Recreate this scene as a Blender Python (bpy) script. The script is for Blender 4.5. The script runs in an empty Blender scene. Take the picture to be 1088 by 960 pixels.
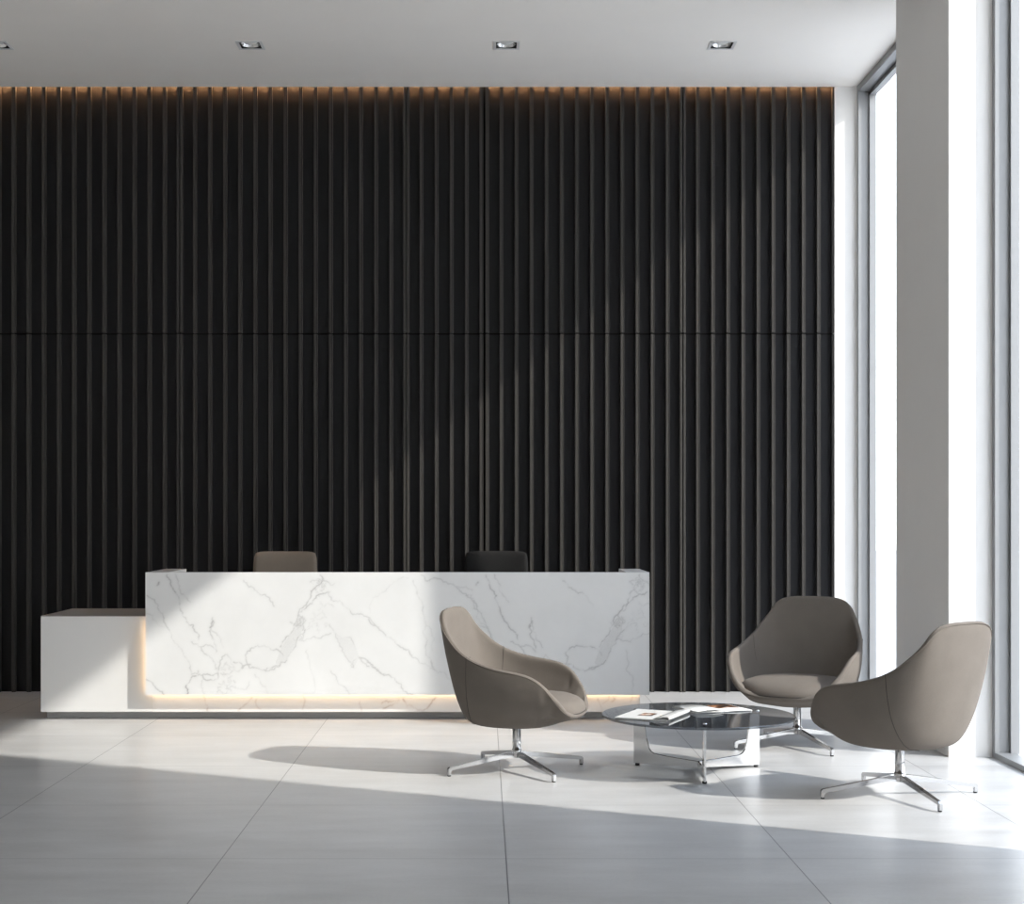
import bpy, bmesh, math, random
import numpy as np
from mathutils import Vector, Matrix
random.seed(7)
rng = np.random.default_rng(5)
S = bpy.context.scene
C = S.collection
F = 1600.0            # focal length in pixels of the 1088x960 frame
CX, CY, EYE = 513.0, 545.0, 1.456


def at_depth(px, py, Y):
    return ((px - CX) * Y / F, Y, EYE - (py - CY) * Y / F)


# ------------------------------------------------------------------ materials
def srgb(r, g, b):
    f = lambda c: (c / 255 / 12.92) if c / 255 <= .04045 else ((c / 255 + .055) / 1.055) ** 2.4
    return (f(r), f(g), f(b), 1)


def new_mat(name):
    m = bpy.data.materials.new(name)
    m.use_nodes = True
    nt = m.node_tree
    b = nt.nodes['Principled BSDF']
    return m, nt, b


def N(nt, kind, **kw):
    n = nt.nodes.new(kind)
    for k, v in kw.items():
        if k.startswith('i_'):
            n.inputs[k[2:]].default_value = v
        else:
            setattr(n, k, v)
    return n


def L(nt, a, b):
    nt.links.new(a, b)


def plain(name, col, rough=.5, metal=0, spec=.5, noise=0, nscale=40, bump=0, bscale=200):
    m, nt, b = new_mat(name)
    b.inputs['Base Color'].default_value = col
    b.inputs['Roughness'].default_value = rough
    b.inputs['Metallic'].default_value = metal
    b.inputs['Specular IOR Level'].default_value = spec
    tc = N(nt, 'ShaderNodeTexCoord')
    if noise:
        nz = N(nt, 'ShaderNodeTexNoise')
        nz.inputs['Scale'].default_value = nscale
        nz.inputs['Detail'].default_value = 4
        L(nt, tc.outputs['Object'], nz.inputs['Vector'])
        mx = N(nt, 'ShaderNodeMix', data_type='RGBA')
        mx.inputs['A'].default_value = tuple(c * (1 - noise) for c in col[:3]) + (1,)
        mx.inputs['B'].default_value = tuple(min(1, c * (1 + noise)) for c in col[:3]) + (1,)
        L(nt, nz.outputs['Fac'], mx.inputs['Factor'])
        L(nt, mx.outputs['Result'], b.inputs['Base Color'])
    if bump:
        n2 = N(nt, 'ShaderNodeTexNoise')
        n2.inputs['Scale'].default_value = bscale
        n2.inputs['Detail'].default_value = 3
        L(nt, tc.outputs['Object'], n2.inputs['Vector'])
        bp = N(nt, 'ShaderNodeBump')
        bp.inputs['Strength'].default_value = bump
        bp.inputs['Distance'].default_value = .002
        L(nt, n2.outputs['Fac'], bp.inputs['Height'])
        L(nt, bp.outputs['Normal'], b.inputs['Normal'])
    return m


def fabric(name, col):
    m, nt, b = new_mat(name)
    tc = N(nt, 'ShaderNodeTexCoord')
    nz = N(nt, 'ShaderNodeTexNoise', i_Scale=420.0, i_Detail=2.0)
    L(nt, tc.outputs['Object'], nz.inputs['Vector'])
    n3 = N(nt, 'ShaderNodeTexNoise', i_Scale=9.0, i_Detail=3.0)
    L(nt, tc.outputs['Object'], n3.inputs['Vector'])
    ad = N(nt, 'ShaderNodeMath', operation='MULTIPLY_ADD')
    ad.inputs[1].default_value = .35
    L(nt, n3.outputs['Fac'], ad.inputs[0])
    sc = N(nt, 'ShaderNodeMath', operation='MULTIPLY')
    sc.inputs[1].default_value = .65
    L(nt, nz.outputs['Fac'], sc.inputs[0])
    L(nt, sc.outputs[0], ad.inputs[2])
    mx = N(nt, 'ShaderNodeMix', data_type='RGBA')
    mx.inputs['A'].default_value = tuple(c * .72 for c in col[:3]) + (1,)
    mx.inputs['B'].default_value = tuple(c * 1.28 for c in col[:3]) + (1,)
    L(nt, ad.outputs[0], mx.inputs['Factor'])
    L(nt, mx.outputs['Result'], b.inputs['Base Color'])
    b.inputs['Roughness'].default_value = .92
    b.inputs['Specular IOR Level'].default_value = .06
    b.inputs['Sheen Weight'].default_value = .04
    b.inputs['Sheen Roughness'].default_value = .5
    bp = N(nt, 'ShaderNodeBump')
    bp.inputs['Strength'].default_value = .35
    bp.inputs['Distance'].default_value = .0015
    L(nt, nz.outputs['Fac'], bp.inputs['Height'])
    L(nt, bp.outputs['Normal'], b.inputs['Normal'])
    return m


def thin_glass(name, tint, ior=1.45, gloss_rough=0.0):
    m = bpy.data.materials.new(name)
    m.use_nodes = True
    nt = m.node_tree
    nt.nodes.clear()
    out = N(nt, 'ShaderNodeOutputMaterial')
    tr = N(nt, 'ShaderNodeBsdfTransparent')
    tr.inputs['Color'].default_value = tint
    gl = N(nt, 'ShaderNodeBsdfGlossy')
    gl.inputs['Roughness'].default_value = gloss_rough
    gl.inputs['Color'].default_value = (.95, .97, 1, 1)
    fr = N(nt, 'ShaderNodeFresnel')
    fr.inputs['IOR'].default_value = ior
    mx = N(nt, 'ShaderNodeMixShader')
    ge = N(nt, 'ShaderNodeNewGeometry')
    inv = N(nt, 'ShaderNodeMath', operation='SUBTRACT')
    inv.inputs[0].default_value = 1
    L(nt, ge.outputs['Backfacing'], inv.inputs[1])
    mu = N(nt, 'ShaderNodeMath', operation='MULTIPLY')
    L(nt, fr.outputs[0], mu.inputs[0])
    L(nt, inv.outputs[0], mu.inputs[1])
    L(nt, mu.outputs[0], mx.inputs[0])
    L(nt, tr.outputs[0], mx.inputs[1])
    L(nt, gl.outputs[0], mx.inputs[2])
    L(nt, mx.outputs[0], out.inputs[0])
    return m


def emitter(name, col, strength):
    m, nt, b = new_mat(name)
    b.inputs['Base Color'].default_value = (.8, .8, .8, 1)
    b.inputs['Emission Color'].default_value = col
    b.inputs['Emission Strength'].default_value = strength
    return m


def floor_material():
    m, nt, b = new_mat('concrete floor tile')
    tc = N(nt, 'ShaderNodeTexCoord')
    sep = N(nt, 'ShaderNodeSeparateXYZ')
    L(nt, tc.outputs['Object'], sep.inputs[0])

    def joint(sock, off, period, half):
        a = N(nt, 'ShaderNodeMath', operation='SUBTRACT')
        L(nt, sock, a.inputs[0])
        a.inputs[1].default_value = off
        d = N(nt, 'ShaderNodeMath', operation='DIVIDE')
        L(nt, a.outputs[0], d.inputs[0])
        d.inputs[1].default_value = period
        fr = N(nt, 'ShaderNodeMath', operation='FRACT')
        L(nt, d.outputs[0], fr.inputs[0])
        pp = N(nt, 'ShaderNodeMath', operation='PINGPONG')
        L(nt, d.outputs[0], pp.inputs[0])
        pp.inputs[1].default_value = .5
        lt = N(nt, 'ShaderNodeMath', operation='LESS_THAN')
        L(nt, pp.outputs[0], lt.inputs[0])
        lt.inputs[1].default_value = half / period
        fl = N(nt, 'ShaderNodeMath', operation='FLOOR')
        L(nt, d.outputs[0], fl.inputs[0])
        return lt.outputs[0], fl.outputs[0]
    jx, tx = joint(sep.outputs['X'], .098, 1.2, .0025)
    jy, ty = joint(sep.outputs['Y'], 7.515, 1.165, .0021)
    jm = N(nt, 'ShaderNodeMath', operation='MAXIMUM')
    L(nt, jx, jm.inputs[0])
    L(nt, jy, jm.inputs[1])
    # per tile tone
    cv = N(nt, 'ShaderNodeCombineXYZ')
    L(nt, tx, cv.inputs[0])
    L(nt, ty, cv.inputs[1])
    wn = N(nt, 'ShaderNodeTexWhiteNoise', noise_dimensions='3D')
    L(nt, cv.outputs[0], wn.inputs['Vector'])
    # cloudy, horizontally brushed concrete
    mp = N(nt, 'ShaderNodeMapping')
    mp.inputs['Scale'].default_value = (.8, 2.6, 1)
    L(nt, tc.outputs['Object'], mp.inputs['Vector'])
    n1 = N(nt, 'ShaderNodeTexNoise', i_Scale=1.8, i_Detail=9.0, i_Roughness=.66)
    L(nt, mp.outputs[0], n1.inputs['Vector'])
    n2 = N(nt, 'ShaderNodeTexNoise', i_Scale=60.0, i_Detail=4.0)
    L(nt, tc.outputs['Object'], n2.inputs['Vector'])
    s1 = N(nt, 'ShaderNodeMath', operation='MULTIPLY_ADD')
    L(nt, n1.outputs['Fac'], s1.inputs[0])
    s1.inputs[1].default_value = .82
    s1.inputs[2].default_value = -.02
    s2 = N(nt, 'ShaderNodeMath', operation='MULTIPLY_ADD')
    L(nt, n2.outputs['Fac'], s2.inputs[0])
    s2.inputs[1].default_value = .16
    L(nt, s1.outputs[0], s2.inputs[2])
    s3 = N(nt, 'ShaderNodeMath', operation='MULTIPLY_ADD')
    L(nt, wn.outputs['Value'], s3.inputs[0])
    s3.inputs[1].default_value = .08
    L(nt, s2.outputs[0], s3.inputs[2])
    cr = N(nt, 'ShaderNodeValToRGB')
    cr.color_ramp.elements[0].position = .25
    cr.color_ramp.elements[0].color = (.37, .365, .36, 1)
    cr.color_ramp.elements[1].position = .75
    cr.color_ramp.elements[1].color = (.565, .562, .557, 1)
    L(nt, s3.outputs[0], cr.inputs[0])
    mx = N(nt, 'ShaderNodeMix', data_type='RGBA')
    L(nt, jm.outputs[0], mx.inputs['Factor'])
    L(nt, cr.outputs[0], mx.inputs['A'])
    mx.inputs['B'].default_value = (.15, .15, .155, 1)
    L(nt, mx.outputs['Result'], b.inputs['Base Color'])
    rr = N(nt, 'ShaderNodeMapRange')
    L(nt, n1.outputs['Fac'], rr.inputs['Value'])
    rr.inputs['To Min'].default_value = .25
    rr.inputs['To Max'].default_value = .37
    L(nt, rr.outputs[0], b.inputs['Roughness'])
    b.inputs['Specular IOR Level'].default_value = .5
    bp = N(nt, 'ShaderNodeBump')
    bp.inputs['Strength'].default_value = .05
    bp.inputs['Distance'].default_value = .002
    L(nt, n2.outputs['Fac'], bp.inputs['Height'])
    L(nt, bp.outputs['Normal'], b.inputs['Normal'])
    return m


def marble_material(name, vein_col):
    m, nt, b = new_mat(name)
    at = N(nt, 'ShaderNodeAttribute', attribute_name='vein')
    tc = N(nt, 'ShaderNodeTexCoord')
    nz = N(nt, 'ShaderNodeTexNoise', i_Scale=2.2, i_Detail=6.0, i_Roughness=.6)
    L(nt, tc.outputs['Object'], nz.inputs['Vector'])
    cr = N(nt, 'ShaderNodeValToRGB')
    cr.color_ramp.elements[0].position = .35
    cr.color_ramp.elements[0].color = (.69, .69, .685, 1)
    cr.color_ramp.elements[1].position = .65
    cr.color_ramp.elements[1].color = (.74, .74, .735, 1)
    L(nt, nz.outputs['Fac'], cr.inputs[0])
    mx = N(nt, 'ShaderNodeMix', data_type='RGBA')
    L(nt, at.outputs['Fac'], mx.inputs['Factor'])
    L(nt, cr.outputs[0], mx.inputs['A'])
    mx.inputs['B'].default_value = vein_col
    L(nt, mx.outputs['Result'], b.inputs['Base Color'])
    b.inputs['Roughness'].default_value = .22
    b.inputs['Specular IOR Level'].default_value = .4
    return m


def slat_material(name, c0, c1, rough):
    m, nt, b = new_mat(name)
    tc = N(nt, 'ShaderNodeTexCoord')
    mp = N(nt, 'ShaderNodeMapping')
    mp.inputs['Scale'].default_value = (60, 60, 1.2)
    L(nt, tc.outputs['Object'], mp.inputs['Vector'])
    nz = N(nt, 'ShaderNodeTexNoise', i_Scale=3.0, i_Detail=4.0)
    L(nt, mp.outputs[0], nz.inputs['Vector'])
    mx = N(nt, 'ShaderNodeMix', data_type='RGBA')
    mx.inputs['A'].default_value = c0
    mx.inputs['B'].default_value = c1
    L(nt, nz.outputs['Fac'], mx.inputs['Factor'])
    L(nt, mx.outputs['Result'], b.inputs['Base Color'])
    b.inputs['Roughness'].default_value = rough
    b.inputs['Specular IOR Level'].default_value = .12
    return m


M = dict(
    floor=floor_material(),
    ceiling=plain('matt ceiling paint', (.90, .865, .82, 1), .9, spec=.2, noise=.02, nscale=3, bump=.15, bscale=260),
    fill=plain('white painted plaster', (.90, .885, .86, 1), .9, spec=.2, noise=.01, nscale=3),
    wall=plain('matt wall paint', (.74, .725, .705, 1), .9, spec=.2, noise=.015, nscale=4, bump=.12, bscale=240),
    rib=slat_material('charcoal slat veneer', (.045, .0425, .039, 1), (.053, .050, .046, 1), .5),
    felt=slat_material('black slat backing', (.014, .014, .015, 1), (.018, .018, .0195, 1), .6),
    seam=plain('black joint', (.002, .002, .002, 1), .9, spec=.1),
    alu=plain('anodised window aluminium', (.27, .275, .28, 1), .45, metal=.3, noise=.02, nscale=20),
    gasket=plain('black rubber gasket', (.015, .015, .016, 1), .7),
    pane=thin_glass('window glass', (.985, .992, .992, 1), 1.35),
    tglass=thin_glass('smoked table glass', (.50, .515, .53, 1), 1.5),
    steel=plain('polished steel', (.52, .52, .525, 1), .11, metal=1),
    brushed=plain('satin steel plate', (.62, .62, .625, 1), .16, metal=1),
    rubber=plain('black rubber', (.012, .012, .012, 1), .6),
    taupe=fabric('taupe wool', (.150, .131, .114, 1)),
    seamthread=fabric('dark seam thread', (.045, .04, .037, 1)),
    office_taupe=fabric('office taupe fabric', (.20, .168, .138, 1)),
    office_dark=fabric('office charcoal fabric', (.014, .0138, .0138, 1)),
    plastic=plain('black plastic', (.02, .02, .02, 1), .4),
    lacquer=plain('white lacquer', (.68, .675, .665, 1), .38, spec=.4, noise=.01, nscale=5),
    topshade=plain('counter top toned by wall reflection', (.36, .345, .33, 1), .32, noise=.05, nscale=12),  # dark wall's reflection and shade put into the counter top's colour
    plinth=plain('grey plinth laminate', (.48, .48, .48, 1), .4),
    marble=marble_material('white marble', (.16, .155, .16, 1)),
    marble_low=marble_material('white marble brown veins', (.30, .20, .15, 1)),
    warm=emitter('warm light strip', (1, .66, .36, 1), 10),
    cove=emitter('amber cove strip', (1, .54, .25, 1), 100),
    paper=plain('magazine paper', (.58, .575, .56, 1), .5, noise=.02, nscale=30),
    lampglass=plain('frosted lamp', (.82, .82, .80, 1), .3, noise=.02),
    reflector=plain('silver reflector', (.75, .75, .74, 1), .25, metal=.8),
    dark=plain('dark recess', (.02, .02, .02, 1), .7),
    paving=plain('pale outdoor paving', (.50, .49, .48, 1), .85, noise=.06, nscale=2),
)


def picture_material(name, seed):
    m, nt, b = new_mat(name)
    tc = N(nt, 'ShaderNodeTexCoord')
    mp = N(nt, 'ShaderNodeMapping')
    mp.inputs['Location'].default_value = (seed, seed * .7, 0)
    L(nt, tc.outputs['Object'], mp.inputs['Vector'])
    nz = N(nt, 'ShaderNodeTexNoise', i_Scale=16.0, i_Detail=5.0, i_Roughness=.6)
    L(nt, mp.outputs[0], nz.inputs['Vector'])
    cr = N(nt, 'ShaderNodeValToRGB')
    e = cr.color_ramp.elements
    e[0].position, e[0].color = .40, (.012, .010, .010, 1)
    e[1].position, e[1].color = .66, (.75, .70, .66, 1)
    k = e.new(.50); k.color = (.035, .02, .015, 1)
    k = e.new(.57); k.color = (.42, .16, .05, 1)
    L(nt, nz.outputs['Fac'], cr.inputs[0])
    L(nt, cr.outputs[0], b.inputs['Base Color'])
    b.inputs['Roughness'].default_value = .3
    return m


# ------------------------------------------------------------------ helpers
def obj(name, bm, mats, parent=None, smooth=False, loc=None):
    me = bpy.data.meshes.new(name)
    bm.normal_update()
    bm.to_mesh(me)
    bm.free()
    for m in (mats if isinstance(mats, (list, tuple)) else [mats]):
        me.materials.append(m)
    if smooth:
        me.polygons.foreach_set('use_smooth', [True] * len(me.polygons))
    o = bpy.data.objects.new(name, me)
    C.objects.link(o)
    if parent:
        o.parent = parent
    if loc:
        o.location = loc
    return o


def tag(o, label, cat, group=None):
    o['label'] = label
    o['category'] = cat
    if group:
        o['group'] = group
    return o


def thing(name, label, cat, loc=(0, 0, 0), rot=0, group=None):
    o = bpy.data.objects.new(name, None)
    o.empty_display_size = .1
    C.objects.link(o)
    o.location = loc
    o.rotation_euler = (0, 0, rot)
    return tag(o, label, cat, group)


def struct(name, bm, mats, parent=None, **kw):
    o = obj(name, bm, mats, parent, **kw)
    if not parent:
        o['kind'] = 'structure'
    return o


def copy_thing(src, loc, rot, label):
    r = src.copy()
    C.objects.link(r)
    r.location = loc
    r.rotation_euler = (0, 0, rot)
    r['label'] = label
    for ch in list(src.children):
        c = ch.copy()
        C.objects.link(c)
        c.parent = r
        for g in list(ch.children):
            d = g.copy()
            C.objects.link(d)
            d.parent = c
    return r


def box(bm, x0, x1, y0, y1, z0, z1, bevel=0, mat=0, seg=2):
    t = bmesh.new()
    vs = [t.verts.new((x, y, z)) for x in (x0, x1) for y in (y0, y1) for z in (z0, z1)]
    for f in ((0, 1, 3, 2), (4, 6, 7, 5), (0, 4, 5, 1), (2, 3, 7, 6), (0, 2, 6, 4), (1, 5, 7, 3)):
        t.faces.new([vs[i] for i in f])
    bmesh.ops.recalc_face_normals(t, faces=t.faces)
    if bevel:
        bmesh.ops.bevel(t, geom=list(t.edges), offset=bevel, segments=seg, profile=.6, affect='EDGES')
    for f in t.faces:
        f.material_index = mat
    add(bm, t)


def add(bm, t, mtx=None):
    me = bpy.data.meshes.new('tmp')
    t.to_mesh(me)
    t.free()
    if mtx:
        me.transform(mtx)
    bm.from_mesh(me)
    bpy.data.meshes.remove(me)


def B(*a, **k):
    bm = bmesh.new()
    box(bm, *a, **k)
    return bm


def lathe(bm, prof, seg=40, cx=0, cy=0, mat=0):
    rings = []
    for r, z in prof:
        if r < 1e-6:
            rings.append([bm.verts.new((cx, cy, z))])
        else:
            rings.append([bm.verts.new((cx + r * math.cos(2 * math.pi * k / seg), cy + r * math.sin(2 * math.pi * k / seg), z)) for k in range(seg)])
    for a, b in zip(rings, rings[1:]):
        for k in range(seg):
            k2 = (k + 1) % seg
            if len(a) == 1 and len(b) == 1:
                continue
            if len(a) == 1:
                f = bm.faces.new((a[0], b[k2], b[k]))
            elif len(b) == 1:
                f = bm.faces.new((a[k], a[k2], b[0]))
            else:
                f = bm.faces.new((a[k], a[k2], b[k2], b[k]))
            f.material_index = mat
    bmesh.ops.recalc_face_normals(bm, faces=bm.faces)


def tube(bm, pts, r, seg=8, closed=False):
    pts = [Vector(p) for p in pts]
    n = len(pts)
    rings = []
    up = Vector((0, 0, 1))
    for i, p in enumerate(pts):
        a = pts[i - 1] if (i or closed) else p
        b = pts[(i + 1) % n] if (i < n - 1 or closed) else p
        t = (b - a).normalized()
        u = t.cross(up if abs(t.z) < .95 else Vector((1, 0, 0))).normalized()
        v = t.cross(u)
        rr = r[i] if isinstance(r, (list, tuple)) else r
        rings.append([bm.verts.new(p + rr * (math.cos(2 * math.pi * k / seg) * u + math.sin(2 * math.pi * k / seg) * v)) for k in range(seg)])
    m = n if closed else n - 1
    for i in range(m):
        a, b = rings[i], rings[(i + 1) % n]
        for k in range(seg):
            bm.faces.new((a[k], a[(k + 1) % seg], b[(k + 1) % seg], b[k]))
    if not closed:
        bm.faces.new(rings[0])
        bm.faces.new(rings[-1])
    bmesh.ops.recalc_face_normals(bm, faces=bm.faces)


def prism(bm, pts, axis_map, t0, t1, bevel=0):
    """outline pts (a,b) extruded t0..t1; axis_map(a,b,t)->xyz"""
    t = bmesh.new()
    A = [t.verts.new(axis_map(a, b, t0)) for a, b in pts]
    Bv = [t.verts.new(axis_map(a, b, t1)) for a, b in pts]
    t.faces.new(A)
    t.faces.new(Bv)
    for i in range(len(pts)):
        j = (i + 1) % len(pts)
        t.faces.new((A[i], A[j], Bv[j], Bv[i]))
    bmesh.ops.recalc_face_normals(t, faces=t.faces)
    if bevel:
        bmesh.ops.bevel(t, geom=list(t.edges), offset=bevel, segments=1, affect='EDGES')
    add(bm, t)


def catmull(P, n):
    P = [np.array(p, float) for p in P]
    t = [0.0]
    for a, b in zip(P, P[1:]):
        t.append(t[-1] + max(1e-6, np.linalg.norm(b - a)) ** .5)
    P2 = [2 * P[0] - P[1]] + P + [2 * P[-1] - P[-2]]
    t2 = [t[0] - (t[1] - t[0])] + t + [t[-1] + (t[-1] - t[-2])]
    # arc-length-ish uniform sampling in knot space
    out = []
    for s in np.linspace(t[0], t[-1], n):
        i = min(max(np.searchsorted(t, s, side='right') - 1, 0), len(P) - 2)
        p0, p1, p2, p3 = P2[i:i + 4]
        a0, a1, a2, a3 = t2[i:i + 4]
        A1 = (a1 - s) / (a1 - a0) * p0 + (s - a0) / (a1 - a0) * p1
        A2 = (a2 - s) / (a2 - a1) * p1 + (s - a1) / (a2 - a1) * p2
        A3 = (a3 - s) / (a3 - a2) * p2 + (s - a2) / (a3 - a2) * p3
        B1 = (a2 - s) / (a2 - a0) * A1 + (s - a0) / (a2 - a0) * A2
        B2 = (a3 - s) / (a3 - a1) * A2 + (s - a1) / (a3 - a1) * A3
        out.append((a2 - s) / (a2 - a1) * B1 + (s - a1) / (a2 - a1) * B2)
    return out


# ------------------------------------------------------------------ room shell
XW = 3.035           # inner plane of the glazed right side
YW = 12.26           # front of the slats
HC = 4.925           # ceiling height
XL, YF = -6.2, -2.6

struct('floor', B(XL - .2, XW + .16, YF - .2, 12.55, -.15, 0), M['floor'])

# ceiling with four square cut-outs for the downlights
YD = F * (HC - EYE) / 497.0
down_x = [(px - CX) * YD / F for px in (-3, 266, 538, 767)]
HS = .083
xs = [XL - .2]
for x in down_x:
    xs += [x - HS, x + HS]
xs.append(XW + .16)
bm = bmesh.new()
for i in range(len(xs) - 1):
    if i % 2 == 1:
        box(bm, xs[i], xs[i + 1], YF - .2, YD - HS, HC, HC + .3)
        box(bm, xs[i], xs[i + 1], YD + HS, YW, HC, HC + .3)
    else:
        box(bm, xs[i], xs[i + 1], YF - .2, YW, HC, HC + .3)
box(bm, XL - .2, XW + .16, YW, 12.55, HC + .14, HC + .3)
struct('ceiling', bm, M['ceiling'])

struct('wall_back', B(XL - .2, XW + .16, 12.33, 12.55, 0, HC + .14), M['wall'])
XP = at_depth(886, 0, YW)[0]           # right end of the slatted panels
struct('wall_back_end', B(XP + .004, XW + .006, YW - .01, 12.33, 0, HC + .14), M['wall'])
struct('wall_left', B(XL - .2, XL, YF - .2, 12.55, 0, HC), M['fill'])
YP0, YP1, XPI = 8.995, 10.14, 2.783
struct('wall_right', B(XPI, XW + .16, YP0, YP1, 0, HC), M['wall'])
YN1 = 6.02                             # far edge of the solid wall nearer the camera (out of frame)
struct('wall_right_front', B(XPI + .2, XW + .16, 1.2, YN1, 0, HC), M['wall'])


def glazing(name, y0, y1, parts=1):
    """floor to ceiling window in the right side between y0 and y1"""
    root = bpy.data.objects.new(name, None)
    C.objects.link(root)
    root['kind'] = 'structure'
    x0, x1 = XW + .006, XW + .126
    fw = .05
    bm = bmesh.new()
    box(bm, x0, x1, y0, y0 + fw, 0, HC, .003)
    box(bm, x0, x1, y1 - fw, y1, 0, HC, .003)
    box(bm, x0, x1, y0 + fw, y1 - fw, HC - .055, HC, .003)
    # inner sash step
    sx0, sx1 = x0 + .085, x1 + .02
    box(bm, sx0, sx1, y0 + fw + .006, y0 + fw + .03, .03, HC - .055, .002)
    box(bm, sx0, sx1, y1 - fw - .03, y1 - fw - .006, .03, HC - .055, .002)
    box(bm, sx0, sx1, y0 + fw + .006, y1 - fw - .006, HC - .09, HC - .061, .002)
    obj('window_frame', bm, M['alu'], root)
    bm = bmesh.new()
    box(bm, sx0 + .03, sx0 + .04, y0 + fw, y0 + fw + .007, .03, HC - .055)
    box(bm, sx0 + .03, sx0 + .04, y1 - fw - .007, y1 - fw, .03, HC - .055)
    box(bm, sx0 + .03, sx0 + .04, y0 + fw, y1 - fw, HC - .062, HC - .054)
    obj('gasket', bm, M['gasket'], root)
    obj('window_sill', B(x0, x1, y0 + fw, y1 - fw, 0, .035, .004), M['alu'], root)
    gx = x1 + .005
    obj('window_pane', B(gx, gx + .008, y0 + fw + .02, y1 - fw - .02, .03, HC - .08), M['pane'], root)
    return root


glazing('window_1', YP1, YW - .01)
glazing('window_2', YN1, YP0)
glazing('window_3', YF, 1.2)
struct('wall_front', B(XL - .2, XW + .16, YF - .2, YF, 0, HC), M['fill'])

# pale paving outside
struct('terrace', B(XW + .17, 60, -40, 60, -.25, -.04), M['paving'])

# ------------------------------------------------------------------ slatted wall panels
PX = 16.06 * YW / F
YB = 12.308


def slat_panel(name, label, x0, x1, z0, z1, ribs, doubles):
    bm = bmesh.new()
    lo, hi = (x0, x1 + gs) if x0 < -1 else (x0 - gs, x1)
    zl, zh = (z0 - .006 if z0 else z0), (z1 + .006 if not z0 else z1)
    box(bm, lo, hi, YB, 12.328, zl, zh, mat=1)
    zj = (zl, z0) if z0 else (z1, zh)
    box(bm, lo, hi, YB - .001, YB + .001, zj[0], zj[1], mat=2)
    xj = (x1, hi) if x0 < -1 else (lo, x0)
    box(bm, xj[0], xj[1], YB - .001, YB + .001, zl, zh, mat=2)
    if x0 > -1:
        box(bm, x1 - .012, x1 + .004, YW, YB, z0, z1, mat=0)
    for cx in ribs:
        w = .0148
        if cx - w < x0 - .001 or (x0 > -1 and cx + w > x1 - .012) or cx + w > x1 + .001:
            continue
        if any(abs(cx - d) < .012 for d in doubles):     # joint between two boards: a split rib
            box(bm, cx - .024, cx - .004, YW, YB, z0, z1, .0015, 0, 1)
            box(bm, cx + .004, cx + .024, YW, YB, z0, z1, .0015, 0, 1)
        else:                                            # rib with a fine shadow groove
            box(bm, cx - w, cx + .005, YW, YB, z0, z1, .0015, 0, 1)
            box(bm, cx + .005, cx + .009, YW + .006, YB, z0, z1, 0, 1)
            box(bm, cx + .009, cx + w, YW + .003, YB, z0, z1, .001, 0, 1)
    o = obj(name, bm, [M['rib'], M['felt'], M['seam']])
    tag(o, label, 'wall panel', 'slatted panels covering the back wall')
    return o


XS = .0115
ribs_r = [XS + .0255, ] + [XS + 18.3 * YW / F + k * PX for k in range(23)]
ribs_l = [XS - .0235] + [XS - 18.6 * YW / F - k * PX for k in range(48)]
dbl = [(431 - CX) * YW / F, (191 - CX) * YW / F, (724 - CX) * YW / F]
ZS = EYE + (545 - 354) * YW / F
XLP = -5.95
gs = .006
ZT = HC + .03
slat_panel('slatted_wall_panel', 'dark slatted wall panel above the long horizontal joint, left of the vertical black joint',
           XLP, XS - gs, ZS + .006, ZT, ribs_l, dbl)
slat_panel('slatted_wall_panel', 'dark slatted wall panel above the horizontal joint, reaching the white wall end by the window',
           XS + gs, XP, ZS + .006, ZT, ribs_r, dbl)
slat_panel('slatted_wall_panel', 'dark slatted wall panel behind the office chairs and low white counter, left of the vertical joint',
           XLP, XS - gs, 0.0, ZS - .006, ribs_l, dbl)
slat_panel('slatted_wall_panel', 'dark slatted wall panel behind the two right-hand lounge chairs, standing on the floor',
           XS + gs, XP, 0.0, ZS - .006, ribs_r, dbl)
# hidden light strip in the cove above the slats
bm = B(XLP, XP, YW + .012, YB - .006, HC + .095, HC + .115)
o = obj('cove_light_strip', bm, M['cove'])
tag(o, 'amber light strip along the ceiling edge, washing the tops of the dark slats', 'light strip')

# ------------------------------------------------------------------ downlights
def make_downlight():
    t = thing('ceiling_downlight', '', 'downlight', (0, 0, 0), 0, 'square recessed downlights in the ceiling')
    bm = bmesh.new()
    o_, i_ = .098, .076
    for a in ((-o_, o_, -o_, -i_), (-o_, o_, i_, o_), (-o_, -i_, -i_, i_), (i_, o_, -i_, i_)):
        box(bm, *a, -.004, .002)
    obj('trim', bm, M['lacquer'], t)
    bm = bmesh.new()
    k = .079
    for a in ((-k, k, -k, -k + .004), (-k, k, k - .004, k), (-k, -k + .004, -k, k), (k - .004, k, -k, k), (-k, k, -k, k)):
        z0 = .0 if a != (-k, k, -k, k) else .10
        box(bm, *a, z0, .104)
    obj('housing', bm, M['dark'], t)
    bm = bmesh.new()
    lathe(bm, [(.071, .004), (.073, .006), (.064, .04), (.05, .075), (.05, .08), (.060, .045), (.069, .006), (.071, .004)], 28)
    obj('reflector', bm, M['reflector'], t, True)
    bm = bmesh.new()
    lathe(bm, [(0, .010), (.035, .013), (.054, .024), (.056, .05), (0, .06)], 24)
    obj('lamp', bm, M['lampglass'], t, True)
    return t


dl = make_downlight()
dl.location = (down_x[0], YD, HC)
dl_labels = ['square recessed downlight cut by the left edge of the photo',
             'square recessed downlight above the left office chair, second from the left edge',
             'square recessed downlight above the right office chair and vertical black joint',
             'square recessed downlight nearest the window and white pillar']
dl['label'] = dl_labels[0]
for x, lb in zip(down_x[1:], dl_labels[1:]):
    copy_thing(dl, (x, YD, HC), 0, lb)

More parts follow.
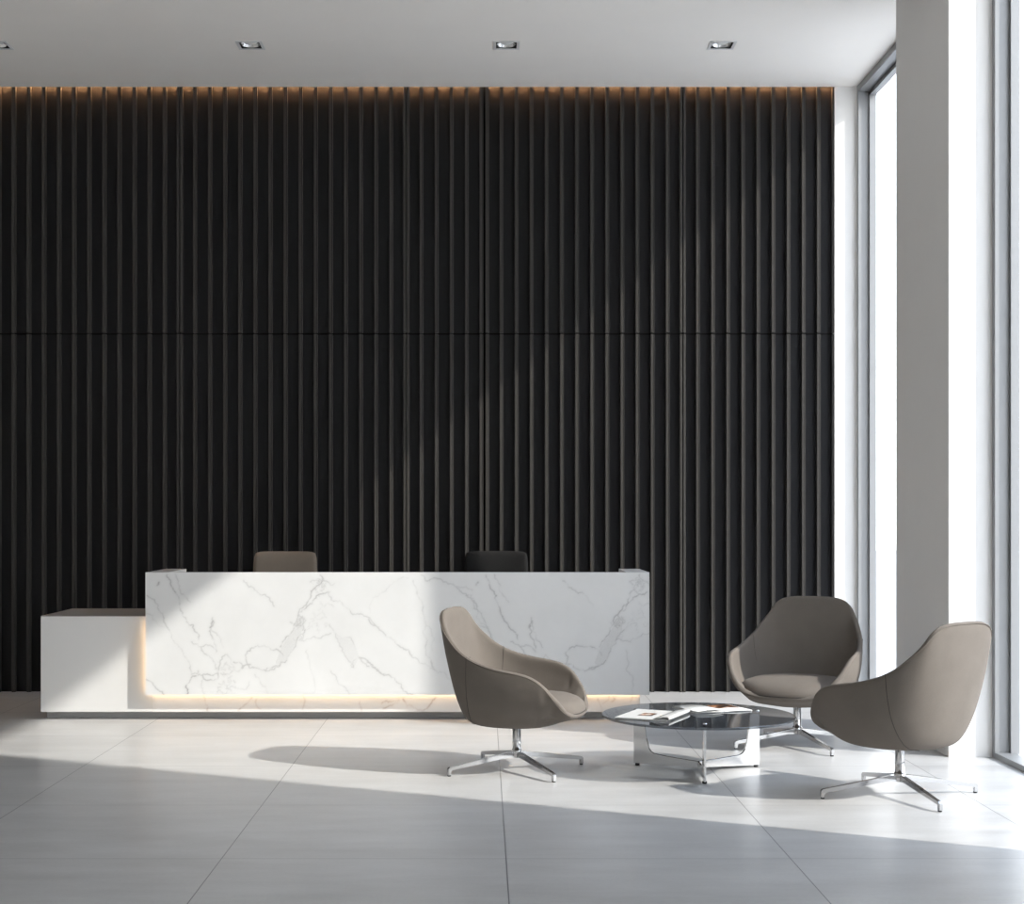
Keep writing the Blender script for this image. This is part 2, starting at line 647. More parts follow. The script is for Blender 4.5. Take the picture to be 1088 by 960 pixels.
# ------------------------------------------------------------------ reception desk
YM, YD0 = 10.55, 10.62
ML, MR = (154.5 - CX) * YM / F, (690 - CX) * YM / F
MB, MT = EYE - (738 - CY) * YM / F, EYE - (607.8 - CY) * YM / F
DL, DR = (43.3 - CX) * YD0 / F, (680 - CX) * YD0 / F
DB, DT = EYE - (756 - CY) * YD0 / F, EYE - (654 - CY) * YD0 / F

# vein drawing: polylines read off the slab, in frame pixels
VEINS = []


def vein(s, ox, pts, rep=True, sc=6.62, oy=600, w=.52):
    p = [(ox + x / sc, oy + y / sc) for x, y in pts]
    VEINS.append((s, p, w))
    if rep and p[0][0] < 351:
        VEINS.append((s, [(x + 339, y) for x, y in p], w))


a, b_, c_ = 150, 270, 390
vein(.75, a, [(180, 70), (205, 130), (240, 190), (255, 215), (270, 290), (290, 350), (320, 400), (380, 470), (405, 525)])
vein(.45, a, [(240, 65), (262, 110), (275, 185), (300, 210), (345, 260)])
vein(.5, a, [(355, 540), (420, 575), (460, 630), (520, 690), (545, 740)])
vein(.5, a, [(40, 215), (95, 245), (120, 290), (150, 340), (185, 440), (215, 490), (235, 550), (300, 620), (335, 680), (350, 770), (400, 760)])
vein(.32, a, [(40, 340), (100, 395), (150, 430), (190, 440)])
vein(.95, a, [(400, 745), (390, 780), (355, 790), (335, 830), (315, 850), (325, 905)])
vein(.65, a, [(400, 775), (450, 770), (500, 775), (540, 760), (540, 800), (480, 810), (440, 800), (430, 775)])
vein(.55, a, [(500, 370), (510, 410), (485, 440), (490, 490), (520, 560), (530, 590)])
vein(.75, a, [(505, 395), (495, 415), (485, 440)], w=.9)
vein(.38, a, [(505, 400), (530, 480), (560, 540), (580, 580)])
vein(.4, a, [(420, 575), (460, 560), (510, 585), (530, 610)])
vein(.5, a, [(545, 740), (555, 680), (600, 630), (630, 660), (650, 740), (620, 770), (560, 760)])
vein(.6, a, [(650, 680), (700, 690), (710, 730), (740, 700), (770, 700)])
vein(.6, a, [(745, 690), (745, 610), (780, 580), (820, 565), (880, 575), (950, 590), (1000, 640)])
vein(.55, a, [(745, 695), (800, 720), (850, 740), (890, 745), (930, 735), (975, 710)])
vein(.4, a, [(800, 770), (840, 830), (890, 905)])
vein(.65, a, [(35, 805), (100, 860), (160, 910)])
vein(.45, a, [(720, 110), (760, 155), (830, 200), (875, 210), (935, 290)])
vein(.8, a, [(125, 122), (113, 142)], w=.8)
vein(.3, a, [(430, 810), (445, 905)])
vein(.28, a, [(610, 870), (640, 850), (690, 870), (760, 820)])
vein(.75, b_, [(465, 70), (470, 130), (430, 160), (400, 220), (350, 290), (310, 350), (285, 410), (250, 490), (200, 540), (185, 575)])
vein(.7, b_, [(520, 190), (470, 205), (420, 240), (370, 290), (330, 330)])
vein(.65, b_, [(80, 745), (130, 720), (180, 710), (230, 670)])
vein(.4, b_, [(300, 530), (350, 535), (450, 515), (540, 480)])
vein(.6, b_, [(360, 455), (320, 500), (300, 530), (260, 610), (230, 670)])
vein(.5, b_, [(315, 350), (350, 400), (340, 460)])
vein(.45, b_, [(530, 190), (600, 250), (650, 300), (720, 345), (820, 385), (870, 440), (925, 495)], False)
vein(.4, b_, [(530, 420), (570, 480), (600, 560), (650, 650), (700, 720), (740, 650), (720, 590), (680, 510), (620, 520), (560, 470)], False)
vein(.6, b_, [(740, 650), (790, 665), (830, 715), (927, 770)], False)
vein(.45, b_, [(740, 655), (770, 690), (820, 720)], False)
vein(.3, b_, [(370, 600), (390, 680), (415, 780), (418, 900)])
vein(.35, b_, [(540, 745), (580, 790), (640, 860), (670, 910)], False)
vein(.5, c_, [(325, 110), (350, 190), (395, 290), (405, 370), (395, 460), (410, 580), (440, 650), (465, 720)], False)
vein(.22, c_, [(405, 370), (450, 450), (475, 520), (460, 600)], False)
vein(.45, c_, [(380, 70), (410, 110), (440, 110), (470, 90), (540, 120), (620, 150), (700, 210), (750, 260), (790, 330), (850, 440)], False)
vein(.28, c_, [(620, 150), (700, 155), (740, 180)], False)
vein(.24, c_, [(290, 90), (220, 100), (150, 160), (60, 220), (20, 280), (20, 340)], False)
vein(.55, c_, [(10, 380), (60, 430), (180, 525), (240, 580), (320, 650), (440, 710), (500, 760), (590, 820)], False)
vein(.65, c_, [(0, 680), (60, 720), (150, 770), (220, 830), (320, 910)], False)
# crackled patches: many short fine veins
def clutter(ox, box_, n, s):
    r = random.Random(int(ox + box_[0]))
    for _ in range(n):
        x, y = r.uniform(box_[0], box_[2]), r.uniform(box_[1], box_[3])
        p = [(x, y)]
        for _k in range(4):
            x += r.uniform(-28, 28); y += r.uniform(-24, 30)
            p.append((x, y))
        vein(s * r.uniform(.5, 1.1), ox, p, w=.5)


clutter(a, (545, 640, 660, 900), 20, .32)
clutter(b_, (425, 75, 520, 180), 14, .5)
clutter(b_, (280, 370, 335, 500), 14, .55)
clutter(b_, (390, 280, 520, 470), 12, .22)
BLOBS = [(.20, [(b_ + x / 6.62, 600 + y / 6.62) for x, y in [(315, 350), (350, 400), (340, 460), (300, 530), (260, 610), (230, 670), (180, 710), (150, 690), (190, 580), (260, 480)]]),
         (.13, [(b_ + x / 6.62, 600 + y / 6.62) for x, y in [(530, 420), (570, 480), (600, 560), (650, 650), (700, 720), (740, 650), (720, 590), (680, 510), (620, 520), (560, 470)]])]
BLOBS.append((.22, [(x + 339, y) for x, y in BLOBS[0][1]]))


def rough_line(p, depth=4, amp=.13):
    pts = [np.array(q, float) for q in p]
    for _ in range(depth):
        out = [pts[0]]
        for q, r in zip(pts, pts[1:]):
            d = r - q
            n = np.array([-d[1], d[0]])
            out += [(q + r) / 2 + n * rng.normal(0, amp), r]
        pts = out
    return pts


def paint(nx, nz, px0, px1, py0, py1, veins, blobs):
    """vein strength on a grid, row 0 at the bottom"""
    gx = np.linspace(px0, px1, nx)
    gy = np.linspace(py1, py0, nz)
    V = np.zeros((nz, nx))
    X, Y = np.meshgrid(gx, gy)
    sx, sy = (px1 - px0) / (nx - 1), (py1 - py0) / (nz - 1)
    for s, p, w in veins:
        pts = rough_line(p)
        mod = 1.0
        for q, r in zip(pts, pts[1:]):
            mod = min(1.25, max(.3, mod + rng.normal(0, .16)))
            lo, hi = np.minimum(q, r) - 3, np.maximum(q, r) + 3
            i0, i1 = max(0, int((lo[0] - px0) / sx)), min(nx, int((hi[0] - px0) / sx) + 2)
            j0, j1 = max(0, int((py1 - hi[1]) / sy)), min(nz, int((py1 - lo[1]) / sy) + 2)
            if i0 >= i1 or j0 >= j1:
                continue
            xx, yy = X[j0:j1, i0:i1], Y[j0:j1, i0:i1]
            d = r - q
            l2 = max(1e-9, d @ d)
            t = np.clip(((xx - q[0]) * d[0] + (yy - q[1]) * d[1]) / l2, 0, 1)
            dd = (xx - q[0] - t * d[0]) ** 2 + (yy - q[1] - t * d[1]) ** 2
            val = s * mod * (.82 * np.exp(-dd / w ** 2) + .16 * np.exp(-dd / (2.2 ** 2)))
            V[j0:j1, i0:i1] = np.maximum(V[j0:j1, i0:i1], .62 * val)
    for s, poly in blobs:
        inside = np.zeros_like(V, bool)
        for (x1, y1), (x2, y2) in zip(poly, poly[1:] + poly[:1]):
            cond = ((y1 > Y) != (y2 > Y)) & (X < (x2 - x1) * (Y - y1) / ((y2 - y1) + 1e-9) + x1)
            inside ^= cond
        V = np.where(inside, np.maximum(V, s * .62 * (.6 + .6 * rng.random(V.shape))), V)
    return np.clip(V, 0, 1)


def marble_slab(name, x0, x1, y0, y1, z0, z1, px0, px1, py0, py1, veins, blobs, mat, parent, step=.005):
    """a box whose front (-Y) face is a fine grid carrying the veins"""
    nx, nz = int((x1 - x0) / step), int((z1 - z0) / step)
    V = paint(nx, nz, px0, px1, py0, py1, veins, blobs)
    gx, gz = np.meshgrid(np.linspace(x0, x1, nx), np.linspace(z0, z1, nz))
    co = np.stack([gx.ravel(), np.full(gx.size, y0), gz.ravel()], 1)
    idx = np.arange(nx * nz).reshape(nz, nx)
    f = np.stack([idx[:-1, :-1], idx[:-1, 1:], idx[1:, 1:], idx[1:, :-1]], -1).reshape(-1, 4)
    k = nx * nz
    back = np.array([(x0, y1, z0), (x1, y1, z0), (x1, y1, z1), (x0, y1, z1)])
    co = np.vstack([co, back])
    faces = f.tolist()
    a0, a1, a2, a3 = idx[0, 0], idx[0, -1], idx[-1, -1], idx[-1, 0]
    faces += [[k + 1, k, k + 3, k + 2]]
    faces += [[int(v) for v in idx[0, ::-1]] + [k, k + 1]]
    faces += [[int(v) for v in idx[-1, :]] + [k + 2, k + 3]]
    faces += [[int(v) for v in idx[::1, 0]] + [k + 3, k]]
    faces += [[int(v) for v in idx[::-1, -1]] + [k + 1, k + 2]]
    me = bpy.data.meshes.new(name)
    me.from_pydata(co.tolist(), [], faces)
    at = me.attributes.new('vein', 'FLOAT', 'POINT')
    at.data.foreach_set('value', np.concatenate([V.ravel(), np.zeros(4)]).astype(np.float32))
    me.materials.append(mat)
    me.update()
    o = bpy.data.objects.new(name, me)
    C.objects.link(o)
    o.parent = parent
    return o


desk = thing('reception_desk', 'long white reception desk with veined marble front and low counter at its left end', 'desk', (0, 10.6, 0))
dy = -10.6
# low cabinet: lacquered left part, marble clad right part
XJ = (163 - CX) * YD0 / F
YCB = 11.44
obj('cabinet', B(DL, XJ, YD0 + dy, YCB + dy, DB, DT - .006, .002), M['lacquer'], desk)
veins_low = []
for s, p in [(.6, [(205, 28), (212, 50), (218, 76)]), (.7, [(365, 35), (345, 55), (320, 75)]), (.35, [(535, 28), (533, 72)]),
             (.6, [(795, 52), (830, 46), (855, 42), (820, 60), (800, 70)]), (.75, [(865, 38), (878, 62), (910, 72), (945, 70), (972, 34)]),
             (.4, [(380, 40), (395, 72)]), (.4, [(722, 48), (728, 76)])]:
    veins_low.append((s, [(150 + x / 3.109, 730 + y / 3.109) for x, y in p], .7))
for s, p in [(.5, [(735, 772), (748, 800), (762, 832)]), (.7, [(800, 758), (790, 785), (765, 800)]), (.5, [(825, 760), (835, 775), (815, 790)]), (.4, [(935, 762), (925, 790)])]:
    veins_low.append((s, [(500 + x / 5.44, 600 + y / 5.44) for x, y in p], .7))
marble_slab('marble_base', XJ + .001, DR, YD0 + dy, 11.25 + dy, DB, DT, 163, 680, 654, 756, veins_low, [], M['marble_low'], desk, .006)
obj('low_counter_top', B(DL, ML + .16, YD0 + dy, YCB + dy, DT - .006, DT, .001), M['topshade'], desk)
obj('plinth', B(DL + .012, DR - .02, 10.735 + dy, 11.2 + dy, 0, DB, .001), M['plinth'], desk)
front = marble_slab('marble_front', ML, MR, YM + dy, YM + .035 + dy, MB, MT, 154.5, 690, 607.8, 738, VEINS, BLOBS, M['marble'], desk)
YR = 11.23
obj('end_panel', B(ML, ML + .154, YM + .035 + dy, YR + dy, DT, MT, .001), M['marble'], desk)
bm = bmesh.new()
box(bm, MR - .154, MR, YM + .035 + dy, YR + dy, DT + .001, MT, .001)
box(bm, DR + .004, MR, YM + .035 + dy, YR + dy, MB, DT + .003, .001)
obj('end_panel', bm, M['marble'], desk)
obj('worktop', B(ML + .154, MR - .154, YM + .04 + dy, 11.3 + dy, DT + .001, DT + .03, .002), M['lacquer'], desk)
obj('light_strip', B(ML + .03, MR - .03, YM + .044 + dy, YD0 - .010 + dy, MB + .016, MB + .026), M['warm'], desk)
obj('light_strip', B(ML + .014, ML + .024, YM + .044 + dy, YD0 - .010 + dy, MB + .03, DT - .03), M['warm'], desk)

# ------------------------------------------------------------------ lounge chair
RIM = [(-.402, 0, .920), (-.400, .12, .917), (-.394, .195, .903), (-.381, .245, .871), (-.350, .284, .813), (-.292, .323, .748),
       (-.226, .353, .692), (-.135, .378, .647), (-.02, .394, .615), (.09, .399, .597), (.178, .394, .575), (.245, .380, .532),
       (.298, .350, .465), (.338, .305, .398), (.368, .228, .357), (.384, .12, .342), (.388, 0, .338)]


def sup(phi, cx, ax, by, n):
    c, s = math.cos(phi), math.sin(phi)
    r = (abs(c) ** n + abs(s) ** n) ** (-1 / n)
    # direction kept in normalised plan space
    return cx + ax * r * c, by * r * s


def make_shell():
    half = catmull(RIM, 41)
    loop = half + [p * np.array([1, -1, 1]) for p in half[-2:0:-1]]
    n = len(loop)
    K = 15
    rows = []
    for p in loop:
        x, y, z = p
        phi = math.atan2(y / .37, x / .40)
        sx, sy = sup(phi, .028, .348, .364, 2.5)
        zs = min(.40, z - .022)
        if x > .22:
            # close to the front lip the wall turns under quickly
            k = min(1, (x - .22) / .19)
            sx = sx * (1 - k) + (x - .012) * k
            sy = sy * (1 - k) + y * .97 * k
        bx, by = sup(phi, .02, .285, .280, 2.3)
        mx_, my = sup(phi, .015, .175, .165, 2.1)
        P = [(x, y, z)]
        if z > .52:
            f = .5
            bulge = .012
            q = np.array([x, y, z]) * (1 - f) + np.array([sx, sy, zs]) * f
            d = np.array([q[0], q[1], 0]); d = d / (np.linalg.norm(d) + 1e-9)
            P.append(tuple(q + d * bulge))
        zb = .282 + .02 * max(0, math.cos(phi)) ** 2
        P += [(sx, sy, zs), (bx, by, zb), (mx_, my, .262), (.01, 0, .256)]
        rows.append(catmull(P, K))
    return loop, rows, n, K


def tube_obj(name, pts, r, mat, parent, closed=False, seg=6):
    bm = bmesh.new()
    tube(bm, pts, r, seg, closed)
    return obj(name, bm, mat, parent, True)


def make_lounge(base_angle):
    t = thing('lounge_chair', '', 'chair', (0, 0, 0), 0, 'taupe swivel lounge chairs around the glass table')
    loop, rows, n, K = make_shell()
    bm = bmesh.new()
    vs = [[bm.verts.new(rows[i][k]) for k in range(K - 1)] for i in range(n)]
    cen = bm.verts.new(rows[0][K - 1])
    for i in range(n):
        j = (i + 1) % n
        for k in range(K - 2):
            bm.faces.new((vs[i][k], vs[j][k], vs[j][k + 1], vs[i][k + 1]))
        bm.faces.new((vs[i][K - 2], vs[j][K - 2], cen))
    bmesh.ops.recalc_face_normals(bm, faces=bm.faces)
    # make sure the outside of the bucket faces out
    f = max(bm.faces, key=lambda f: abs(f.calc_center_median().y))
    if f.normal.y * f.calc_center_median().y < 0:
        bmesh.ops.reverse_faces(bm, faces=bm.faces)
    sh = obj('shell', bm, M['taupe'], t, True)
    so = sh.modifiers.new('thickness', 'SOLIDIFY')
    so.thickness = .034
    so.offset = -1
    ss = sh.modifiers.new('smooth', 'SUBSURF')
    ss.levels = ss.render_levels = 2
    # piping along the outer edge of the rim
    pip = []
    for i in range(n):
        p, q = np.array(rows[i][0]), np.array(rows[i][1])
        d = (q - p) / (np.linalg.norm(q - p) + 1e-9)
        h2 = np.array([p[0], p[1], 0.0]); h2 /= np.linalg.norm(h2)
        pip.append(p + d * .011 - h2 * .0035)
    tube_obj('piping', [Vector(p) for p in pip], .0032, M['taupe'], sh, True)
    # seams between back and sides, outside and inside
    hx = np.array([p[0] for p in loop])
    for sg in (1, -1):
        def on_row(k, xt):
            cand = [rows[i][k] for i in range(n) if loop[i][1] * sg > .02]
            cand.sort(key=lambda p: p[0])
            for p, q in zip(cand, cand[1:]):
                if p[0] <= xt <= q[0]:
                    f = (xt - p[0]) / max(1e-6, q[0] - p[0])
                    return p * (1 - f) + q * f
            return cand[0]
        outp = [on_row(k, -.185 - .02 * k / (K - 4)) for k in range(0, K - 4)]
        tube_obj('outer_seam', [Vector(p) for p in outp], .0013, M['seamthread'], sh)
        pin = []
        for p in outp[:8]:
            d = np.array([p[0] * .7, p[1], 0.0])
            d /= np.linalg.norm(d)
            pin.append(Vector(p - d * .0342))
        tube_obj('inner_seam', pin, .0013, M['seamthread'], sh)
    # seat cushion
    bm = bmesh.new()
    layers = [(.0, .318), (.55, .318), (.90, .322), (.965, .335), (.992, .352), (1.0, .368), (.992, .386), (.965, .402), (.91, .416), (.80, .428), (.62, .437), (.38, .443), (.18, .445), (0, .445)]
    seg = 64
    rings = []
    for s_, z_ in layers:
        if s_ == 0:
            rings.append([bm.verts.new((.048, 0, z_))])
            continue
        rg = []
        for q in range(seg):
            ph = 2 * math.pi * q / seg
            x, y = sup(ph, .0, .335, .318, 2.7)
            x, y = .048 + x * s_, y * s_
            dz = 0
            if x > .20:
                dz = -.024 * ((x - .20) / .20) ** 2
            rg.append(bm.verts.new((x, y, z_ + dz)))
        rings.append(rg)
    for A, Bq in zip(rings, rings[1:]):
        for q in range(seg):
            q2 = (q + 1) % seg
            if len(A) == 1:
                bm.faces.new((A[0], Bq[q2], Bq[q]))
            elif len(Bq) == 1:
                bm.faces.new((A[q], A[q2], Bq[0]))
            else:
                bm.faces.new((A[q], A[q2], Bq[q2], Bq[q]))
    bmesh.ops.recalc_face_normals(bm, faces=bm.faces)
    cu = obj('seat_cushion', bm, M['taupe'], t, True)
    ptsl = []
    for q in range(seg):
        x, y = sup(2 * math.pi * q / seg, 0, .336, .319, 2.7)
        x = .048 + x
        ptsl.append(Vector((x, y, .366 - (.024 * ((x - .20) / .20) ** 2 if x > .20 else 0))))
    tube_obj('cushion_seam', ptsl, .0022, M['seamthread'], cu, True)
    # column
    bm = bmesh.new()
    lathe(bm, [(0, .075), (.027, .075), (.029, .08), (.029, .118), (.0245, .122), (.0245, .262), (.075, .264), (.08, .27), (.08, .275), (0, .275)], 32)
    co = obj('column', bm, M['steel'], t, False)
    for p in co.data.polygons:
        p.use_smooth = abs(p.normal.z) < .5
    # four tapering legs with a turned-down foot
    for k in range(4):
        ang = base_angle + k * math.pi / 2
        bm = bmesh.new()
        R = .435
        prof = [(.018, .075), (.018, .108), (.05, .108), (R - .012, .050), (R, .041), (R, .006), (R - .020, .006), (R - .022, .031), (.06, .078)]
        tmp = bmesh.new()
        top_w, tip_w = .013, .0095
        A, Bv = [], []
        for (r_, z_) in prof:
            w = top_w + (tip_w - top_w) * r_ / R
            A.append(tmp.verts.new((r_, -w, z_)))
            Bv.append(tmp.verts.new((r_, w, z_)))
        tmp.faces.new(A)
        tmp.faces.new(Bv)
        for i in range(len(prof)):
            j = (i + 1) % len(prof)
            tmp.faces.new((A[i], A[j], Bv[j], Bv[i]))
        bmesh.ops.recalc_face_normals(tmp, faces=tmp.faces)
        bmesh.ops.bevel(tmp, geom=list(tmp.edges), offset=.0022, segments=2, affect='EDGES')
        add(bm, tmp, Matrix.Rotation(ang, 4, 'Z'))
        lg = obj('leg', bm, M['steel'], t)
        bm = bmesh.new()
        lathe(bm, [(0, 0), (.009, 0), (.0105, .002), (.0105, .0065), (0, .0065)], 16, (R - .011) * math.cos(ang), (R - .011) * math.sin(ang))
        obj('glide', bm, M['rubber'], lg, True)
    return t


def place_lounge(px, py, heading, base_deg, label):
    Y = F * EYE / (py - CY)
    X = (px - CX) * Y / F
    h = math.radians(heading)
    t = make_lounge(math.radians(base_deg) - h)
    t.location = (X, Y, 0)
    t.rotation_euler = (0, 0, h)
    t['label'] = label
    return t


place_lounge(549, 818, -17, 27, 'taupe swivel lounge chair left of the glass table, in front of the marble desk')
place_lounge(847, 792, 243, 17, 'taupe swivel lounge chair behind the glass table, in front of the slatted wall')
place_lounge(956, 845, 128, 11, 'taupe swivel lounge chair nearest the window, its back turned to the camera')

# ------------------------------------------------------------------ office chairs behind the desk
def make_office(fab, label, px, Y, ztop):
    X = (px - CX) * Y / F
    t = thing('office_chair', label, 'office chair', (X, Y, 0), 0, 'office chairs behind the reception desk')
    dz = ztop - 1.16

    # backrest: a thin upholstered pad curved around the sitter, facing -Y
    def pad(w0, w1, z0, z1, th, curve, lean):
        bm = bmesh.new()
        nx, nz = 16, 16
        fr, bk = [], []
        for j in range(nz + 1):
            v = j / nz
            rf, rb = [], []
            for i in range(nx + 1):
                u = 2 * i / nx - 1
                w = (w0 + (w1 - w0) * v) / 2
                # superellipse corners
                z = z0 + (z1 - z0) * v
                edge = max(abs(u) ** 6, abs(2 * v - 1) ** 8)
                h = th * (1 - .75 * edge)
                xx = u * w * (1 - .05 * abs(2 * v - 1) ** 12)
                zz = z - .014 * abs(u) ** 10 * (1 if v > .5 else -1) * abs(2 * v - 1) ** 3
                yy = .22 + lean * v - curve * u * u
                rf.append(bm.verts.new((xx, yy - h / 2, zz)))
                rb.append(bm.verts.new((xx, yy + h / 2, zz)))
            fr.append(rf); bk.append(rb)
        for j in range(nz):
            for i in range(nx):
                bm.faces.new((fr[j][i], fr[j][i + 1], fr[j + 1][i + 1], fr[j + 1][i]))
                bm.faces.new((bk[j][i], bk[j + 1][i], bk[j + 1][i + 1], bk[j][i + 1]))
        for i in range(nx):
            bm.faces.new((fr[0][i], bk[0][i], bk[0][i + 1], fr[0][i + 1]))
            bm.faces.new((fr[nz][i], fr[nz][i + 1], bk[nz][i + 1], bk[nz][i]))
        for j in range(nz):
            bm.faces.new((fr[j][0], fr[j + 1][0], bk[j + 1][0], bk[j][0]))
            bm.faces.new((fr[j][nx], bk[j][nx], bk[j + 1][nx], fr[j + 1][nx]))
        bmesh.ops.recalc_face_normals(bm, faces=bm.faces)
        return bm
    obj('backrest', pad(.535, .49, .56 + dz, 1.16 + dz, .055, .035, .05), fab, t, True)
    bm = B(-.25, .25, -.27, .22, .45, .53, .03, seg=4)
    obj('seat', bm, fab, t, True)
    bm = bmesh.new()
    tube(bm, [(0, .12, .44), (0, .24, .46), (0, .30, .56), (0, .30, .75 + dz)], .02, 10)
    obj('back_support', bm, M['plastic'], t, True)
    bm = bmesh.new()
    lathe(bm, [(0, .07), (.035, .07), (.035, .2), (.022, .21), (.022, .42), (.09, .43), (.09, .45), (0, .45)], 24)
    obj('column', bm, M['plastic'], t)
    for k in range(5):
        an = 2 * math.pi * k / 5 + .3
        bm = bmesh.new()
        d = Vector((math.cos(an), math.sin(an), 0))
        tube(bm, [d * .02 + Vector((0, 0, .10)), d * .15 + Vector((0, 0, .095)), d * .29 + Vector((0, 0, .075))], [.022, .019, .014], 10)
        lg = obj('leg', bm, M['plastic'], t, True)
        bm = bmesh.new()
        p = d * .285
        q = Vector((-d.y, d.x, 0))
        tube(bm, [p - q * .022 + Vector((0, 0, .03)), p + q * .022 + Vector((0, 0, .03))], .03, 16)
        tube(bm, [p + Vector((0, 0, .03)), p + Vector((0, 0, .078))], .008, 8)
        obj('caster', bm, M['rubber'], lg)
    return t


YO = 11.55
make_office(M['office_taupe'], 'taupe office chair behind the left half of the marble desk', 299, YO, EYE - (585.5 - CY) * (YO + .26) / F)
make_office(M['office_dark'], 'black office chair behind the desk, below the vertical black joint', 527.5, YO, EYE - (585.2 - CY) * (YO + .26) / F)

# ------------------------------------------------------------------ glass coffee table
TX, TY, TZ, TR = 1.215, 8.496, .322, .5416
tb = thing('coffee_table', 'low round smoked glass coffee table on polished steel plate legs', 'table', (TX, TY, 0))
bm = bmesh.new()
lathe(bm, [(0, TZ - .013), (TR - .003, TZ - .013), (TR, TZ - .010), (TR, TZ - .003), (TR - .003, TZ), (0, TZ)], 128)
obj('glass_top', bm, M['tglass'], tb)
for k, deg in enumerate((147, 267, 23)):
    an = math.radians(deg)
    Rw = .405
    zt = TZ - .0135
    outl = [(.0, .022), (.30, .014), (Rw, .012), (Rw, zt), (Rw - .062, zt), (Rw - .068, .25), (Rw - .082, .16), (Rw - .098, .105), (Rw - .112, .088), (Rw - .13, .078), (.2, .070), (.08, .062), (0, .058)]
    bm = bmesh.new()
    ca, sa = math.cos(an), math.sin(an)
    prism(bm, outl, lambda r, z, w: (r * ca - w * sa, r * sa + w * ca, z), -.006, .006, .0012)
    lg = obj('leg', bm, M['brushed'], tb)
    bm = bmesh.new()
    r_ = Rw - .022
    lathe(bm, [(0, 0), (.012, 0), (.013, .003), (.013, .0125), (0, .0125)], 20, r_ * ca, r_ * sa)
    obj('foot', bm, M['rubber'], lg, True)
    bm = bmesh.new()
    lathe(bm, [(0, TZ + .0005), (.0135, TZ + .0005), (.0135, TZ + .003), (.010, TZ + .006), (.004, TZ + .007), (0, TZ + .007)], 20, (Rw - .012) * ca, (Rw - .012) * sa)
    obj('bolt', bm, M['steel'], lg, True)

# ------------------------------------------------------------------ magazines on the glass
def sheet(bm, w, h, z0, th, wave=0, nx=18):
    """page block, w along x, h along y, gently waved"""
    top, bot = [], []
    for i in range(nx + 1):
        x = -w / 2 + w * i / nx
        u = i / nx
        dz = wave * math.sin(math.pi * u) ** 1.5
        top.append([bm.verts.new((x, y, z0 + th + dz)) for y in (-h / 2, h / 2)])
        bot.append([bm.verts.new((x, y, z0 + dz * .6)) for y in (-h / 2, h / 2)])
    for i in range(nx):
        bm.faces.new((top[i][0], top[i + 1][0], top[i + 1][1], top[i][1]))
        bm.faces.new((bot[i][0], bot[i][1], bot[i + 1][1], bot[i + 1][0]))
        bm.faces.new((top[i][0], bot[i][0], bot[i + 1][0], top[i + 1][0]))
        bm.faces.new((top[i][1], top[i + 1][1], bot[i + 1][1], bot[i][1]))
    bm.faces.new((top[0][0], top[0][1], bot[0][1], bot[0][0]))
    bm.faces.new((top[nx][0], bot[nx][0], bot[nx][1], top[nx][1]))
    bmesh.ops.recalc_face_normals(bm, faces=bm.faces)


def patch(x0, x1, y0, y1, zf, n=8):
    bm = bmesh.new()
    g = [[bm.verts.new((x0 + (x1 - x0) * i / n, y, zf(x0 + (x1 - x0) * i / n))) for y in (y0, y1)] for i in range(n + 1)]
    for i in range(n):
        bm.faces.new((g[i][0], g[i + 1][0], g[i + 1][1], g[i][1]))
    return bm


mg = thing('magazine', 'white magazine folded open with a curled page, nearer the left edge of the glass table', 'magazine', (.945, 8.43, TZ + .002), math.radians(-25), 'magazines on the glass table')
w, h = .30, .385
bm = bmesh.new()
sheet(bm, w, h, 0, .006)
obj('page_block', bm, M['paper'], mg)
bm = bmesh.new()
# curled page folded over along the right-hand edge
path = []
for q in range(15):
    an = -math.pi / 2 + math.pi * q / 14
    path.append((w / 2 + .002 + .012 * math.cos(an), .0125 + .009 * math.sin(an)))
path = [(w / 2 - .05, .0065)] + [(w / 2 - .01, .0062)] + path[1:] + [(w / 2 - .02, .020), (w / 2 - .05, .014), (w / 2 - .08, .0075)]
g = [[bm.verts.new((x, y, z)) for y in (-h / 2, h / 2)] for x, z in path]
for p, q in zip(g, g[1:]):
    bm.faces.new((p[0], q[0], q[1], p[1]))
pg = obj('curled_page', bm, M['paper'], mg, True)
so = pg.modifiers.new('thickness', 'SOLIDIFY'); so.thickness = .0012; so.offset = 0
obj('picture', patch(-.06, .02, -.07, .05, lambda x: .0066), picture_material('food picture', 1.3), mg)

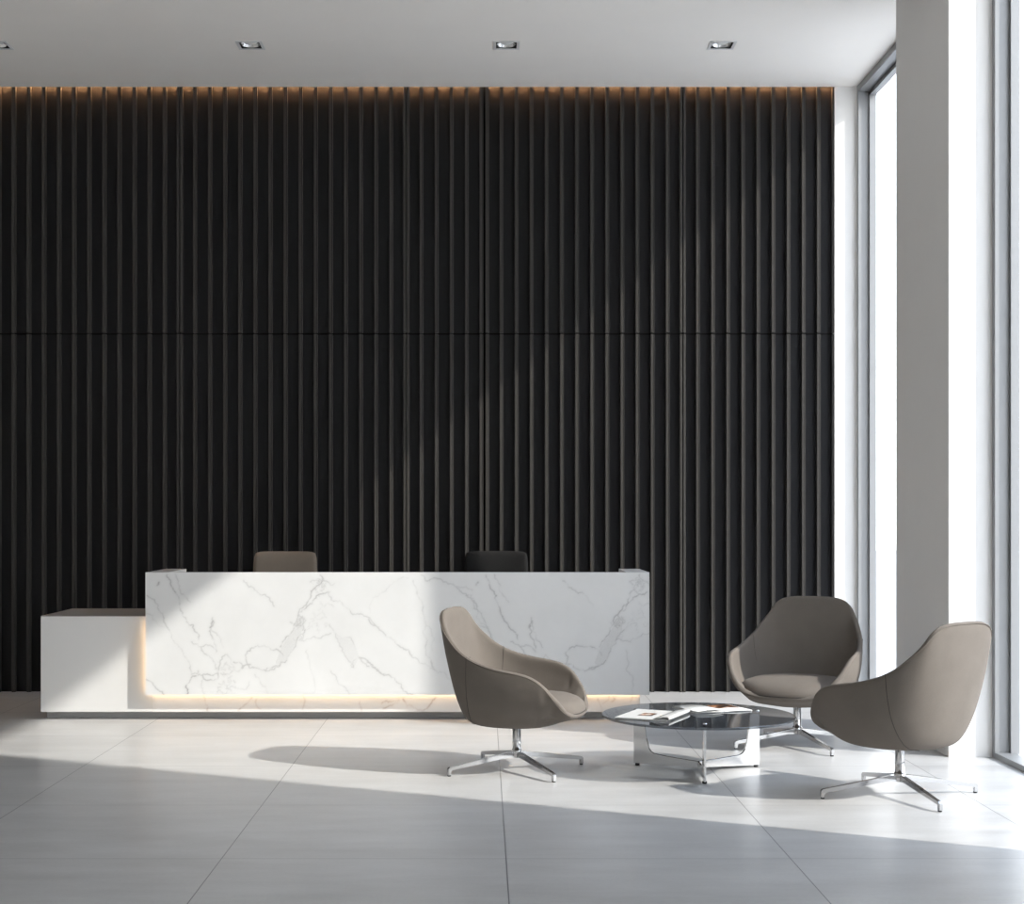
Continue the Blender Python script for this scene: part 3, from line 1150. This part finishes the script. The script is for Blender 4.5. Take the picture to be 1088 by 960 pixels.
mg = thing('magazine', 'open white magazine with a dark picture, nearer the back right of the glass table', 'magazine', (1.325, 8.70, TZ + .002), math.radians(20), 'magazines on the glass table')
for s_ in (-1, 1):
    bm = bmesh.new()
    sheet(bm, .185, .27, 0, .004, .004)
    bmesh.ops.translate(bm, verts=bm.verts, vec=(s_ * .0935, 0, 0))
    obj('page_block', bm, M['paper'], mg, True)
obj('picture', patch(.02, .175, -.02, .125, lambda x:   .0046 + .004 * math.sin(math.pi * (x - .001) / .185) ** 1.5), picture_material('dark picture', 4.1), mg)
bm = bmesh.new()
g = []
for i in range(13):
    u = i / 12
    x = .185 * u
    z = .0085 + .005 * math.sin(math.pi * u)
    g.append([bm.verts.new((-x, -.135 - .03 * u, z + .004)), bm.verts.new((-x, .135, z))])
for p, q in zip(g, g[1:]):
    bm.faces.new((p[0], p[1], q[1], q[0]))
pg = obj('loose_page', bm, M['paper'], mg, True)
so = pg.modifiers.new('thickness', 'SOLIDIFY'); so.thickness = .0008; so.offset = 1

# ------------------------------------------------------------------ light
sun = bpy.data.lights.new('sun', 'SUN')
sun.energy = 5.8
sun.color = (1, .955, .89)
sun.angle = math.radians(1.1)
so = bpy.data.objects.new('sun', sun)
C.objects.link(so)
so.rotation_euler = Vector((-1, .49, -.766)).to_track_quat('-Z', 'Y').to_euler()

W = bpy.data.worlds.new('sky')
S.world = W
W.use_nodes = True
nt = W.node_tree
bg = nt.nodes['Background']
tc = N(nt, 'ShaderNodeTexCoord')
sp = N(nt, 'ShaderNodeSeparateXYZ')
L(nt, tc.outputs['Generated'], sp.inputs[0])
cr = N(nt, 'ShaderNodeValToRGB')
cr.color_ramp.elements[0].position = 0
cr.color_ramp.elements[0].color = (1, .985, .96, 1)
cr.color_ramp.elements[1].position = .8
cr.color_ramp.elements[1].color = (.66, .79, 1, 1)
L(nt, sp.outputs['Z'], cr.inputs[0])
L(nt, cr.outputs[0], bg.inputs['Color'])
bg.inputs['Strength'].default_value = 4.4

# ------------------------------------------------------------------ camera
cam = bpy.data.cameras.new('camera')
cam.sensor_fit = 'HORIZONTAL'
cam.sensor_width = 36
cam.lens = 36 * F / 1088
cam.shift_x = (544 - CX) / 1088
cam.shift_y = (CY - 480) / 1088
cam.clip_start = .05
cam.clip_end = 300
co = bpy.data.objects.new('camera', cam)
C.objects.link(co)
co.location = (0, 0, EYE)
co.rotation_euler = (math.pi / 2, 0, 0)
S.camera = co

S.view_settings.view_transform = 'Standard'
S.view_settings.look = 'None'
S.view_settings.gamma = 1
S.view_settings.use_curve_mapping = False
S.view_settings.exposure = 0
